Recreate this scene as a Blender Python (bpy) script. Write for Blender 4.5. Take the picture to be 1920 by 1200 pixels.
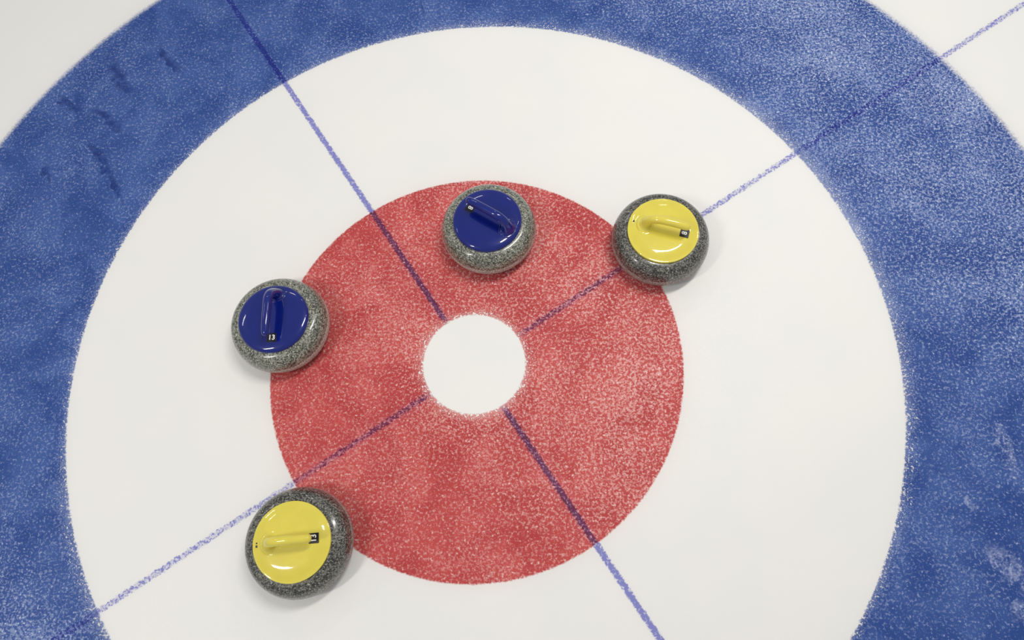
import bpy, math
from mathutils import Matrix, Vector

scene = bpy.context.scene
for o in list(bpy.data.objects):
    bpy.data.objects.remove(o)
COL = scene.collection

# ------------------------------------------------------------------ camera
FPX = 1301.0                                   # focal length in pixels of a 1920 wide frame
cam_data = bpy.data.cameras.new('camera')
cam_data.sensor_width = 36.0
cam_data.lens = FPX / 1920.0 * 36.0
cam_data.clip_start = 0.05
cam_data.shift_x = -1.4 / 1920.0
cam = bpy.data.objects.new('camera', cam_data)
COL.objects.link(cam)
CAM_R = Matrix(((0.99845215, 0.00897506, 0.05488859),
                (0.00897506, 0.94795906, -0.31826573),
                (-0.05488859, 0.31826573, 0.9464112)))
cam.matrix_world = Matrix.Translation((0.2273, -0.5288, 1.9714)) @ CAM_R.to_4x4()
scene.camera = cam

# ------------------------------------------------------------------ world, lamps, exposure
world = bpy.data.worlds.new('rink_hall')
scene.world = world
world.use_nodes = True
wbg = world.node_tree.nodes['Background']
wbg.inputs['Color'].default_value = (0.95, 0.97, 1.0, 1)
wbg.inputs['Strength'].default_value = 0.39

# rows of ceiling fixtures over the sheet, 3.6 m above the ice
def ceiling_lamp(x, y, power, rz=34.2, sx=1.2, sy=0.30, z=3.6):
    l = bpy.data.lights.new('ceiling_lamp', 'AREA')
    l.shape = 'RECTANGLE'
    l.size, l.size_y = sx, sy
    l.energy = power
    l.color = (1.0, 0.975, 0.935)
    o = bpy.data.objects.new('ceiling_lamp', l)
    o.location = (x, y, z)
    o.rotation_euler = (0, 0, math.radians(rz))
    COL.objects.link(o)
    return o

# row above the house, parallel to the line that runs to the upper right
ceiling_lamp(1.15, 0.95, 59, sx=1.5, sy=0.30)
ceiling_lamp(-2.16, -1.29, 40, sy=0.22)
ceiling_lamp(2.80, 2.07, 7, sx=0.9, sy=0.10)
# neighbouring row, 3.3 m further back
ceiling_lamp(-4.00, 1.40, 9, sx=0.9, sy=0.12)
ceiling_lamp(-1.00, 3.50, 9, sx=0.9, sy=0.12)
ceiling_lamp(1.60, 5.20, 9, sx=0.9, sy=0.12)

scene.view_settings.view_transform = 'Standard'
scene.view_settings.look = 'None'
scene.view_settings.gamma = 1.0
scene.view_settings.use_curve_mapping = False
scene.view_settings.exposure = 0.11

# ------------------------------------------------------------------ colour + node helpers
def lin(r, g, b):
    def f(c):
        c /= 255.0
        return c / 12.92 if c <= 0.04045 else ((c + 0.055) / 1.055) ** 2.4
    return (f(r), f(g), f(b), 1.0)

class NT:
    """small expression helper over a material's node tree"""
    def __init__(self, name):
        self.mat = bpy.data.materials.new(name)
        self.mat.use_nodes = True
        self.t = self.mat.node_tree
        self.t.nodes.clear()
        self.out = self.t.nodes.new('ShaderNodeOutputMaterial')
        self.bsdf = self.t.nodes.new('ShaderNodeBsdfPrincipled')
        self.t.links.new(self.bsdf.outputs[0], self.out.inputs[0])
    def set(self, sock, v):
        if isinstance(v, V):
            self.t.links.new(v.s, sock)
        elif isinstance(v, bpy.types.NodeSocket):
            self.t.links.new(v, sock)
        else:
            sock.default_value = v
    def math(self, op, *a, clamp=False):
        n = self.t.nodes.new('ShaderNodeMath')
        n.operation = op
        n.use_clamp = clamp
        for i, v in enumerate(a):
            self.set(n.inputs[i], v)
        return V(self, n.outputs[0])
    def noise(self, vec, scale, detail=2.0, rough=0.5, dist=0.0):
        n = self.t.nodes.new('ShaderNodeTexNoise')
        self.set(n.inputs['Vector'], vec)
        n.inputs['Scale'].default_value = scale
        n.inputs['Detail'].default_value = detail
        n.inputs['Roughness'].default_value = rough
        n.inputs['Distortion'].default_value = dist
        return V(self, n.outputs['Fac'])
    def smooth(self, v, lo, hi, a=0.0, b=1.0):
        n = self.t.nodes.new('ShaderNodeMapRange')
        n.interpolation_type = 'SMOOTHSTEP'
        self.set(n.inputs['Value'], v)
        for k, x in zip(('From Min', 'From Max', 'To Min', 'To Max'), (lo, hi, a, b)):
            self.set(n.inputs[k], x)
        return V(self, n.outputs['Result'])
    def mix(self, f, a, b, blend='MIX'):
        n = self.t.nodes.new('ShaderNodeMix')
        n.data_type = 'RGBA'
        n.blend_type = blend
        n.clamp_factor = True
        self.set(n.inputs['Factor'], f)
        self.set(n.inputs[6], a)
        self.set(n.inputs[7], b)
        return n.outputs[2]

class V:
    def __init__(self, nt, s):
        self.nt, self.s = nt, s
    def __add__(self, o): return self.nt.math('ADD', self, o)
    __radd__ = __add__
    def __sub__(self, o): return self.nt.math('SUBTRACT', self, o)
    def __rsub__(self, o): return self.nt.math('SUBTRACT', o, self)
    def __mul__(self, o): return self.nt.math('MULTIPLY', self, o)
    __rmul__ = __mul__
    def __truediv__(self, o): return self.nt.math('DIVIDE', self, o)
    def abs(self): return self.nt.math('ABSOLUTE', self)
    def max(self, o): return self.nt.math('MAXIMUM', self, o)
    def min(self, o): return self.nt.math('MINIMUM', self, o)
    def clamp(self): return self.nt.math('ADD', self, 0.0, clamp=True)
    def exp(self): return self.nt.math('EXPONENT', self)

# ------------------------------------------------------------------ the ice material
R_BUTTON, R_RED, R_WHITE, R_BLUE = 0.1495, 0.6095, 1.2195, 1.8370
LINE_A = (0.8270, 0.5622, 0.0000, 0.0088)     # normal x, y, offset, half width
LINE_B = (0.5633, -0.8262, 0.0029, 0.0080)

def ice_material():
    k = NT('painted_ice')
    g = k.t.nodes.new('ShaderNodeNewGeometry')
    sep = k.t.nodes.new('ShaderNodeSeparateXYZ')
    k.t.links.new(g.outputs['Position'], sep.inputs[0])
    x, y = V(k, sep.outputs[0]), V(k, sep.outputs[1])
    cmb = k.t.nodes.new('ShaderNodeCombineXYZ')
    k.set(cmb.inputs[0], x); k.set(cmb.inputs[1], y)
    P = cmb.outputs[0]
    r = k.math('SQRT', x * x + y * y)

    fine = k.noise(P, 125, 2.0, 0.6, 0.5)          # pebble sized grains, about 5 mm
    fine2 = k.noise(P, 210, 1.0, 0.5)
    mid = k.noise(P, 38, 2.0, 0.5)
    low = k.noise(P, 3.1, 3.0, 0.55)
    low2 = k.noise(P, 7.5, 3.0, 0.6, 0.6)
    grain = fine * 0.7 + fine2 * 0.3                # mean about .5

    jit = (grain - 0.5) * 0.030 + (mid - 0.5) * 0.006

    def disc(rad, soft=0.004, amt=1.0, fade=None):
        rr = r + jit * amt
        return k.smooth(rr, rad - soft, rad + soft, 1.0, 0.0)

    # pigment coverage of each band
    def dissolve(rad, w, bias=0.0):
        return k.smooth((r - rad) / w + (grain - 0.5) * 4.5 + bias, -0.30, 0.35)
    ragged = k.smooth(x * 0.75 + y * 0.55, 0.3, 1.0, 0.034, 0.075) + k.smooth(x * 0.6 + y * 0.8, -0.8, -1.2, 0.0, 0.035)
    red_in = (1.0 - disc(R_BUTTON + 0.002, 0.003, 0.30)) * dissolve(R_BUTTON, 0.045, 0.1)
    red = red_in * disc(R_RED, 0.003, 0.30)
    blue_in = (1.0 - disc(R_WHITE + 0.001, 0.003, 0.55)) * (dissolve(R_WHITE, ragged, 0.15) * 0.75 + 0.25)
    blue = blue_in * disc(R_BLUE, 0.014, 0.9)

    # frost (white pebble) on the paint: more at the inner edges and in patches
    e_red = k.smooth(r, R_BUTTON, R_BUTTON + 0.13, 1.0, 0.0) * 0.75 \
        + k.smooth(r, R_RED - 0.05, R_RED, 0.0, 0.35)
    e_blue = k.smooth(r, R_WHITE, R_WHITE + 0.10, 1.0, 0.0) * 0.8 \
        + k.smooth(r, R_BLUE - 0.12, R_BLUE, 0.0, 0.25)
    ne = k.smooth(x * 0.75 + y * 0.55, 0.75, 1.45).max(k.smooth(x * -0.6 - y * 0.8, 1.05, 1.40, 0.0, 0.8))   # scraped sides of the house
    dens = e_red.max(e_blue) * 0.085 + (low - 0.5) * 0.16 + (low2 - 0.5) * 0.10 + ne * 0.060
    thr = 0.590 - dens
    frost = k.smooth(grain, thr - 0.06, thr + 0.075)
    bright = k.smooth(fine2 * 0.5 + fine * 0.5, 0.64 - dens * 0.6, 0.71 - dens * 0.6)

    ner = k.smooth(x * 0.9 + y * 0.35, -0.35, 0.45).max(k.smooth(r, 0.30, 0.18))
    red_col = k.mix(k.smooth(low2, 0.3, 0.7), lin(180, 60, 60), lin(200, 82, 79))
    red_col = k.mix(frost * (ner * 0.28 + 0.40), red_col, lin(232, 172, 166))
    red_col = k.mix(bright * 0.66, red_col, lin(250, 226, 220))
    blue_col = k.mix(k.smooth(low2, 0.3, 0.7), lin(42, 72, 140), lin(66, 94, 158))
    blue_col = k.mix(frost * (ne * 0.26 + 0.32), blue_col, lin(172, 184, 218))
    blue_col = k.mix(bright * (ne * 0.45 + 0.38), blue_col, lin(226, 230, 242))

    # stains in the blue band: dark cracks (upper left) and pale scrapes (right)
    def stain(cx, cy, ang, ln, wd):
        c, s = math.cos(ang), math.sin(ang)
        dx, dy = x - cx, y - cy
        wob = (mid - 0.5) * 0.055 + (low2 - 0.5) * 0.05
        u = (dx * c + dy * s) / ln
        v = (dy * c - dx * s + wob) / wd
        d = u * u + v * v
        return k.smooth(d, 0.15, 1.0, 1.0, 0.0)
    dark = None
    for a in DARK_STAINS:
        m = stain(*a)
        dark = m if dark is None else dark.max(m)
    dark = dark * k.smooth(grain * 1.6 + (mid - 0.5) * 0.8, 0.62, 0.86)
    blue_col = k.mix(dark * 0.82, blue_col, lin(22, 46, 112))
    pale = None
    for a in PALE_STAINS:
        m = stain(*a)
        pale = m if pale is None else pale.max(m)
    pale = pale * k.smooth(mid * 0.4 + grain * 0.6, 0.38, 0.62)
    blue_col = k.mix(pale * 0.42, blue_col, lin(196, 204, 232))

    # bare white ice with a faint cool/warm unevenness
    ice = k.mix(k.smooth(low, 0.3, 0.7), lin(239, 238, 233), lin(243, 240, 235))
    ice = k.mix((fine - 0.5).abs() * 0.25, ice, lin(225, 226, 222))
    # pigment bleeding a little into the clear ice beside the bands
    bleed_r = ((r - R_RED).abs() * -1.0 / 0.022).exp() * 0.085
    bleed_b = ((r - R_BLUE).abs() * -1.0 / 0.030).exp() * 0.10 \
        + ((r - R_WHITE).abs() * -1.0 / 0.012).exp() * 0.06
    ice = k.mix(bleed_r, ice, lin(214, 80, 80))
    ice = k.mix(bleed_b, ice, lin(70, 95, 165))

    col = k.mix(red, ice, red_col)
    col = k.mix(blue, col, blue_col)

    # the two crossing lines, thin blue pigment showing through and multiplying
    def line(nx, ny, off, hw, hole):
        d = (x * nx + y * ny - off).abs() + (grain - 0.5) * 0.016 + (mid - 0.5) * 0.006
        m = k.smooth(d, hw - 0.0028, hw + 0.0022, 1.0, 0.0)
        glow = ((x * nx + y * ny - off).abs() * -1.0 / 0.010).exp() * 0.10
        gaps = k.smooth(grain + (low2 - 0.5) * 0.12, 0.46 + hole, 0.60 + hole, 1.0, 0.28)
        return m * gaps, glow
    ma, ga = line(*LINE_A, 0.06)
    mb, gb = line(*LINE_B, -0.045)
    out_button = k.smooth(r + jit * 0.5, R_BUTTON - 0.004, R_BUTTON + 0.03)
    lm = ma.max(mb) * out_button
    gl = ga.max(gb) * out_button
    col = k.mix(gl, col, lin(120, 125, 205))
    in_white = k.smooth((red + blue).clamp(), 0.0, 1.0, 1.0, 0.0)
    mult = k.mix(0.92, col, lin(98, 104, 208), 'MULTIPLY')
    col = k.mix(lm * 0.88, col, mult)

    k.set(k.bsdf.inputs['Base Color'], col)
    k.set(k.bsdf.inputs['Roughness'], 0.55 - frost * 0.1)
    k.bsdf.inputs['Specular IOR Level'].default_value = 0.22
    bump = k.t.nodes.new('ShaderNodeBump')
    bump.inputs['Strength'].default_value = 0.22
    bump.inputs['Distance'].default_value = 0.0012
    k.set(bump.inputs['Height'], grain)
    k.t.links.new(bump.outputs[0], k.bsdf.inputs['Normal'])
    return k.mat

# a pixel of the 1920x1200 survey turned into a point on the ice (used for the stains only)
def ice_point(px, py):
    d = CAM_R @ Vector(((px - 960) / FPX, -(py - 600) / FPX, -1))
    c = Vector((0.2273, -0.5288, 1.9714))
    p = c + d * (-c.z / d.z)
    return p.x, p.y

def streak(x0, y0, x1, y1, wd):
    a, b = ice_point(x0, y0), ice_point(x1, y1)
    ang = math.atan2(b[1] - a[1], b[0] - a[0])
    return ((a[0] + b[0]) / 2, (a[1] + b[1]) / 2, ang, math.hypot(b[0] - a[0], b[1] - a[1]) / 2, wd)

DARK_STAINS = [streak(200, 105, 245, 185, 0.030), streak(292, 82, 338, 140, 0.016),
               streak(105, 175, 150, 215, 0.022), streak(155, 250, 215, 345, 0.016),
               streak(170, 200, 235, 250, 0.022), streak(195, 320, 240, 385, 0.012),
               streak(785, 0, 800, 30, 0.012), streak(80, 300, 95, 345, 0.014)]
PALE_STAINS = [streak(1862, 785, 1908, 905, 0.022), streak(1840, 1020, 1935, 1110, 0.040),
               streak(1815, 925, 1825, 960, 0.010), streak(1860, 795, 1882, 802, 0.012),
               streak(1900, 1120, 1930, 1190, 0.03)]
ICE = ice_material()

# ------------------------------------------------------------------ mesh helpers
def link(name, verts, faces, mat, parent=None, smooth=False):
    me = bpy.data.meshes.new(name)
    me.from_pydata(verts, [], faces)
    me.materials.append(mat)
    if smooth:
        me.polygons.foreach_set('use_smooth', [True] * len(me.polygons))
    me.update()
    o = bpy.data.objects.new(name, me)
    COL.objects.link(o)
    if parent:
        o.parent = parent
    return o

def annulus(name, r0, r1, z, parent, n=256):
    vs, fs = [], []
    for i in range(n):
        a = 2 * math.pi * i / n
        vs += [(r0 * math.cos(a), r0 * math.sin(a), z), (r1 * math.cos(a), r1 * math.sin(a), z)]
    for i in range(n):
        j = (i + 1) % n
        fs.append((2 * i, 2 * i + 1, 2 * j + 1, 2 * j))
    return link(name, vs, fs, ICE, parent)

def spline(pts, sub):
    """Catmull-Rom through tuples of any length"""
    out = []
    n = len(pts)
    for i in range(n - 1):
        p0, p1, p2, p3 = pts[max(i - 1, 0)], pts[i], pts[i + 1], pts[min(i + 2, n - 1)]
        for s in range(sub):
            t = s / sub
            out.append(tuple(0.5 * (2 * b + (c - a) * t + (2 * a - 5 * b + 4 * c - d) * t * t
                                    + (3 * b - a - 3 * c + d) * t ** 3)
                             for a, b, c, d in zip(p0, p1, p2, p3)))
    out.append(tuple(pts[-1]))
    return out

def lathe(name, prof, mat, parent, n=160):
    vs, fs, rings = [], [], []
    for (r, z) in prof:
        if r < 1e-6:
            rings.append([len(vs)])
            vs.append((0, 0, z))
        else:
            rings.append(list(range(len(vs), len(vs) + n)))
            vs += [(r * math.cos(2 * math.pi * i / n), r * math.sin(2 * math.pi * i / n), z) for i in range(n)]
    for A, B in zip(rings, rings[1:]):
        for i in range(n):
            j = (i + 1) % n
            if len(A) == 1 and len(B) == 1:
                continue
            if len(A) == 1:
                fs.append((A[0], B[j], B[i]))
            elif len(B) == 1:
                fs.append((A[i], A[j], B[0]))
            else:
                fs.append((A[i], A[j], B[j], B[i]))
    return link(name, vs, fs, mat, parent, True)

# ------------------------------------------------------------------ the ice sheet and its painted house
S = 9.0
floor = link('floor', [(-S, -S, 0), (S, -S, 0), (S, S, 0), (-S, S, 0)], [(0, 1, 2, 3)], ICE)
floor['kind'] = 'structure'
floor['label'] = 'white curling ice sheet painted with the rings of the house'
Z1, Z2 = 0.0002, 0.0004
annulus('blue_ring', R_WHITE, R_BLUE, Z1, floor)['label'] = 'speckled blue outer ring painted in the ice'
annulus('white_ring', R_RED, R_WHITE, Z1, floor)['label'] = 'white ring between the red and blue rings'
annulus('red_ring', R_BUTTON, R_RED, Z1, floor)['label'] = 'speckled red inner ring painted in the ice'
n = 128
link('button', [(R_BUTTON * math.cos(2 * math.pi * i / n), R_BUTTON * math.sin(2 * math.pi * i / n), Z1) for i in range(n)],
     [tuple(range(n))], ICE, floor)['label'] = 'round white button at the centre of the rings'
for (nx, ny, off, hw) in (LINE_A, LINE_B):
    for sgn in (1, -1):
        dx, dy = -ny * sgn, nx * sgn
        a, b = R_BUTTON + 0.004, 4.0
        w = hw + 0.001
        c = (nx * off, ny * off)
        q = [(c[0] + dx * t + nx * s * w, c[1] + dy * t + ny * s * w, Z2) for t, s in ((a, -1), (b, -1), (b, 1), (a, 1))]
        f = (0, 1, 2, 3) if sgn < 0 else (3, 2, 1, 0)
        link('painted_line', q, [f], ICE, floor)['label'] = 'thin blue line painted in the ice'

# ------------------------------------------------------------------ stone materials
def granite(name, cols, rough, coat):
    k = NT(name)
    tc = k.t.nodes.new('ShaderNodeTexCoord')
    P = tc.outputs['Object']
    a = k.noise(P, 215, 2.0, 0.65, 0.3)
    b = k.noise(P, 300, 1.0, 0.5)
    c = k.noise(P, 30, 2.0, 0.5)
    v = k.t.nodes.new('ShaderNodeTexVoronoi')
    k.set(v.inputs['Vector'], P)
    v.inputs['Scale'].default_value = 300
    rnd = k.t.nodes.new('ShaderNodeSeparateColor')
    k.t.links.new(v.outputs['Color'], rnd.inputs[0])
    cell = V(k, rnd.outputs[0])
    t = a * 0.75 + cell * 0.25 + (c - 0.5) * 0.15
    col = k.mix(k.smooth(t, 0.40, 0.50), cols[0], cols[1])
    col = k.mix(k.smooth(t, 0.50, 0.60), col, cols[2])
    col = k.mix(k.smooth(b + (cell - 0.5) * 0.12, 0.66, 0.72) * 0.8, col, cols[3])
    col = k.mix(k.smooth(b + (cell - 0.5) * 0.12, 0.36, 0.30) * 0.8, col, cols[4])
    k.set(k.bsdf.inputs['Base Color'], col)
    k.set(k.bsdf.inputs['Roughness'], rough)
    k.bsdf.inputs['Coat Weight'].default_value = coat
    k.bsdf.inputs['Coat Roughness'].default_value = 0.12
    bump = k.t.nodes.new('ShaderNodeBump')
    bump.inputs['Strength'].default_value = 0.25
    bump.inputs['Distance'].default_value = 0.0006
    k.set(bump.inputs['Height'], a)
    k.t.links.new(bump.outputs[0], k.bsdf.inputs['Normal'])
    return k.mat

def plain(name, col, rough, coat=0.0, spec=0.5, vary=0.0):
    k = NT(name)
    tc = k.t.nodes.new('ShaderNodeTexCoord')
    nz = k.noise(tc.outputs['Object'], 26, 3.0, 0.6)
    c2 = tuple(max(0, v * (1 - vary)) for v in col[:3]) + (1,)
    k.set(k.bsdf.inputs['Base Color'], k.mix(k.smooth(nz, 0.35, 0.65), c2, col))
    k.bsdf.inputs['Roughness'].default_value = rough
    k.bsdf.inputs['Coat Weight'].default_value = coat
    k.bsdf.inputs['Coat Roughness'].default_value = 0.05
    k.bsdf.inputs['Specular IOR Level'].default_value = spec
    return k.mat

G_LIGHT = granite('grey_green_granite', (lin(58, 60, 51), lin(108, 110, 97), lin(152, 152, 136), lin(226, 226, 212), lin(26, 28, 24)), 0.38, 0.6)
G_DARK = granite('dark_grey_granite', (lin(36, 35, 31), lin(72, 71, 65), lin(120, 119, 109), lin(196, 196, 184), lin(16, 16, 14)), 0.38, 0.6)
B_LIGHT = granite('rough_striking_band', (lin(150, 142, 132), lin(180, 172, 162), lin(200, 192, 182), lin(214, 208, 198), lin(130, 122, 114)), 0.65, 0.0)
B_DARK = granite('rough_dark_striking_band', (lin(120, 113, 106), lin(150, 143, 135), lin(172, 165, 157), lin(190, 184, 176), lin(104, 98, 92)), 0.65, 0.0)
BLUE = plain('blue_plastic', lin(7, 27, 118), 0.30, 1.0, 0.12, 0.08)
YELLOW = plain('yellow_plastic', lin(229, 213, 84), 0.30, 1.0, 0.12, 0.04)
BLACK = plain('black_sticker', lin(12, 12, 13), 0.4)
WHITE = plain('white_print', lin(244, 242, 238), 0.5)

# ------------------------------------------------------------------ curling stone
R_BODY, H_BODY = 0.1434, 0.1099

def body_radius(z):
    u = max(-1.0, min(1.0, (z - H_BODY / 2) / (H_BODY / 2)))
    return R_BODY - 0.055 + 0.055 * math.sqrt(max(0.0, 1 - u * u)) ** 0.7

def body_profile():
    pr = [(0.0, 0.004), (0.050, 0.004), (0.058, 0.0008), (0.062, 0.0), (0.066, 0.0008), (0.074, 0.003)]
    m = 48
    for i in range(2, m + 1):
        a = -math.pi / 2 + math.pi * i / m
        z = H_BODY / 2 + H_BODY / 2 * math.sin(a)
        r = R_BODY - 0.055 + 0.055 * max(math.cos(a), 0.0) ** 0.7
        if r < 0.0905:
            continue
        pr.append((r, max(z, 0.0035)))
    pr += [(0.0884, H_BODY + 0.0002), (0.0, H_BODY + 0.0002)]
    return pr

def band_profile():
    z0, z1, m = 0.0370, 0.0680, 14
    pr = []
    for i in range(m + 1):
        z = z0 + (z1 - z0) * i / m
        e = 0.0006 * min(1.0, 4 * min(i, m - i) / m)
        pr.append((body_radius(z) - 0.0004 + e + 0.0002, z))
    return pr

CAP_BASE = 0.1085
def cap_profile(kind):
    if kind == 'yellow':
        key = [(0.0, 0.1268), (0.030, 0.1267), (0.056, 0.1264), (0.068, 0.1259), (0.076, 0.1247),
               (0.084, 0.1228), (0.092, 0.1203), (0.0980, 0.1187), (0.1015, 0.1181), (0.1027, 0.1169), (0.1028, 0.1150), (0.1022, CAP_BASE)]
    else:
        key = [(0.0, 0.1272), (0.030, 0.1271), (0.058, 0.1267), (0.072, 0.1262), (0.081, 0.1252), (0.089, 0.1237),
               (0.0950, 0.1218), (0.0993, 0.1194), (0.1018, 0.1168), (0.1028, 0.1140), (0.1022, CAP_BASE)]
    pr = [(abs(r), z) for r, z in spline(key, 6)]
    pr[0] = (0.0, pr[0][1])
    return pr[::-1] + []

def cap_height(kind, r):
    pr = cap_profile(kind)[::-1]
    for (r0, z0), (r1, z1) in zip(pr, pr[1:]):
        if r0 <= r <= r1:
            return z0 + (z1 - z0) * (r - r0) / max(r1 - r0, 1e-9)
    return pr[0][1]

# handle: x along grip, z up, half width across, half thickness in the bend plane
GRIP = [(0.0060, 0.1747, 0.0124, 0.0120),
        (0.0280, 0.1740, 0.0123, 0.0118),
        (0.0480, 0.1722, 0.0119, 0.0114),
        (0.0590, 0.1708, 0.0112, 0.0106),
        (0.0650, 0.1699, 0.0095, 0.0090),
        (0.0683, 0.1694, 0.0064, 0.0060),
        (0.0694, 0.1692, 0.0022, 0.0020)]
NECK = {'yellow': [(-0.0545, 0.1263, 0.0380, 0.0320),
                   (-0.0545, 0.1272, 0.0292, 0.0248),
                   (-0.0542, 0.1290, 0.0238, 0.0204),
                   (-0.0537, 0.1322, 0.0194, 0.0170),
                   (-0.0525, 0.1370, 0.0166, 0.0150),
                   (-0.0502, 0.1450, 0.0146, 0.0139),
                   (-0.0460, 0.1540, 0.0134, 0.0130),
                   (-0.0390, 0.1628, 0.0128, 0.0124),
                   (-0.0288, 0.1695, 0.0125, 0.0121),
                   (-0.0140, 0.1735, 0.0124, 0.0120)],
        # blue handles: foot further out, stouter neck leaning in to a tighter bend
        'blue': [(-0.0700, 0.1263, 0.0390, 0.0275),
                 (-0.0702, 0.1272, 0.0310, 0.0238),
                 (-0.0704, 0.1290, 0.0258, 0.0208),
                 (-0.0702, 0.1325, 0.0216, 0.0180),
                 (-0.0690, 0.1385, 0.0188, 0.0162),
                 (-0.0660, 0.1470, 0.0162, 0.0147),
                 (-0.0610, 0.1570, 0.0144, 0.0136),
                 (-0.0535, 0.1658, 0.0133, 0.0128),
                 (-0.0425, 0.1720, 0.0127, 0.0123),
                 (-0.0285, 0.1744, 0.0125, 0.0121),
                 (-0.0120, 0.1747, 0.0124, 0.0120)]}

def handle_path(kind):
    return NECK[kind] + GRIP

def handle_mesh(kind, mat, parent, hy=0.0):
    path = spline(handle_path(kind), 5)
    m = 28
    vs, fs = [], []
    for i, (x, z, w, h) in enumerate(path):
        a, b = path[max(i - 1, 0)], path[min(i + 1, len(path) - 1)]
        tx, tz = b[0] - a[0], b[1] - a[1]
        l = math.hypot(tx, tz)
        tx, tz = tx / l, tz / l
        if i < 6:
            tx, tz = 0.0, 1.0
        nx, nz = -tz, tx                     # normal in the bend plane
        for j in range(m):
            t = 2 * math.pi * j / m
            c, s = math.cos(t), math.sin(t)
            px, py, pz = x + nx * s * h, hy + c * w, z + nz * s * h
            if i < 18 and pz < 0.1345:       # the foot follows the curve of the cap
                f = (0.1345 - pz) / 0.0085
                pz -= min(1.0, f) * (0.1268 - cap_height(kind, min(0.1, math.hypot(px, py))))
            vs.append((px, py, pz))
    for i in range(len(path) - 1):
        for j in range(m):
            jj = (j + 1) % m
            fs.append((i * m + j, (i + 1) * m + j, (i + 1) * m + jj, i * m + jj))
    fs.append(tuple((len(path) - 1) * m + j for j in range(m))[::-1])
    fs.append(tuple(range(m)))
    o = link('handle', vs, fs, mat, parent, True)
    import bmesh
    bm = bmesh.new(); bm.from_mesh(o.data)
    bmesh.ops.recalc_face_normals(bm, faces=bm.faces)
    bm.to_mesh(o.data); bm.free()
    return o

def rounded_plate(name, sx, sy, z0, z1, mat, parent, cx=0.0, cy=0.0, rad=0.0015):
    pts = []
    for (qx, qy, a0) in ((1, 1, 0), (-1, 1, 90), (-1, -1, 180), (1, -1, 270)):
        for i in range(4):
            a = math.radians(a0 + 30 * i)
            pts.append((cx + qx * (sx / 2 - rad) + rad * math.cos(a), cy + qy * (sy / 2 - rad) + rad * math.sin(a)))
    n = len(pts)
    vs = [(x, y, z0) for x, y in pts] + [(x, y, z1) for x, y in pts]
    fs = [tuple(range(n))[::-1], tuple(range(n, 2 * n))]
    fs += [(i, (i + 1) % n, n + (i + 1) % n, n + i) for i in range(n)]
    return link(name, vs, fs, mat, parent)

def digits(text, size, z, cx, cy, parent):
    cu = bpy.data.curves.new('digits', 'FONT')
    cu.body = text
    cu.size = size
    cu.align_x, cu.align_y = 'CENTER', 'CENTER'
    cu.extrude = 0.0001
    cu.offset = size * 0.022
    tmp = bpy.data.objects.new('digits_source', cu)
    COL.objects.link(tmp)
    dg = bpy.context.evaluated_depsgraph_get()
    me = bpy.data.meshes.new_from_object(tmp.evaluated_get(dg))
    bpy.data.objects.remove(tmp)
    bpy.data.curves.remove(cu)
    # text top points back along the handle towards its foot
    me.transform(Matrix.Translation((cx, cy, z)) @ Matrix.Rotation(math.pi / 2, 4, 'Z'))
    me.materials.clear()
    me.materials.append(WHITE)
    me.name = 'digits'
    o = bpy.data.objects.new('digits', me)
    COL.objects.link(o)
    o.parent = parent
    return o

def curling_stone(kind, x, y, ang, hy, number, label, marks):
    root = bpy.data.objects.new('curling_stone', None)
    root.empty_display_size = 0.1
    COL.objects.link(root)
    root.location = (x, y, Z2)
    root.rotation_euler = (0, 0, math.radians(ang))
    root['label'] = label
    root['category'] = 'curling stone'
    root['group'] = 'curling stones in the house'
    gran, band, plast = (G_LIGHT, B_LIGHT, BLUE) if kind == 'blue' else (G_DARK, B_DARK, YELLOW)
    body = lathe('body', body_profile(), gran, root)
    lathe('striking_band', band_profile(), band, body)['label'] = 'paler rough band around the widest part'
    cap = lathe('cap', cap_profile(kind), plast, root)
    cap['label'] = 'round glossy %s plastic cap' % kind
    handle_mesh(kind, plast, root, hy)['label'] = 'curved %s plastic handle' % kind
    px, py = 0.0610, hy + 0.001
    zt = cap_height(kind, 0.047)
    zb = cap_height(kind, 0.078)
    pl = rounded_plate('number_plate', 0.026, 0.026, zb - 0.001, zt + 0.0006, BLACK, root, px, py)
    pl['label'] = 'small square black number plate'
    digits(number, 0.0205, zt + 0.0007, px, py, pl)
    for (mx, my, sx, sy) in marks:
        z = cap_height(kind, math.hypot(mx, my))
        mk = rounded_plate('printed_mark', sx, sy, z - 0.0014, z + 0.0010, BLACK, cap, mx, my, 0.0006)
        mk['label'] = 'tiny black mark'
    return root

curling_stone('blue', 0.0405, 0.4100, 148.3, -0.0050, '8',
              'blue-capped curling stone resting wholly on the red ring, number plate towards upper left', [])
curling_stone('yellow', 0.5560, 0.3663, -16.2, 0.0010, '8',
              'yellow-capped curling stone straddling the upper right edge of the red ring', [(-0.0885, 0.0045, 0.0048, 0.0062)])
curling_stone('blue', -0.5729, 0.1059, -87.5, 0.0040, '13',
              'blue-capped curling stone numbered 13, mostly on white ice left of the red ring', [])
curling_stone('yellow', -0.4489, -0.5061, 6.0, 0.0015, '13',
              'yellow-capped curling stone below the line at the lower left of the red ring',
              [(-0.0905, 0.0042, 0.0040, 0.0036), (-0.0905, -0.0036, 0.0052, 0.0056)])
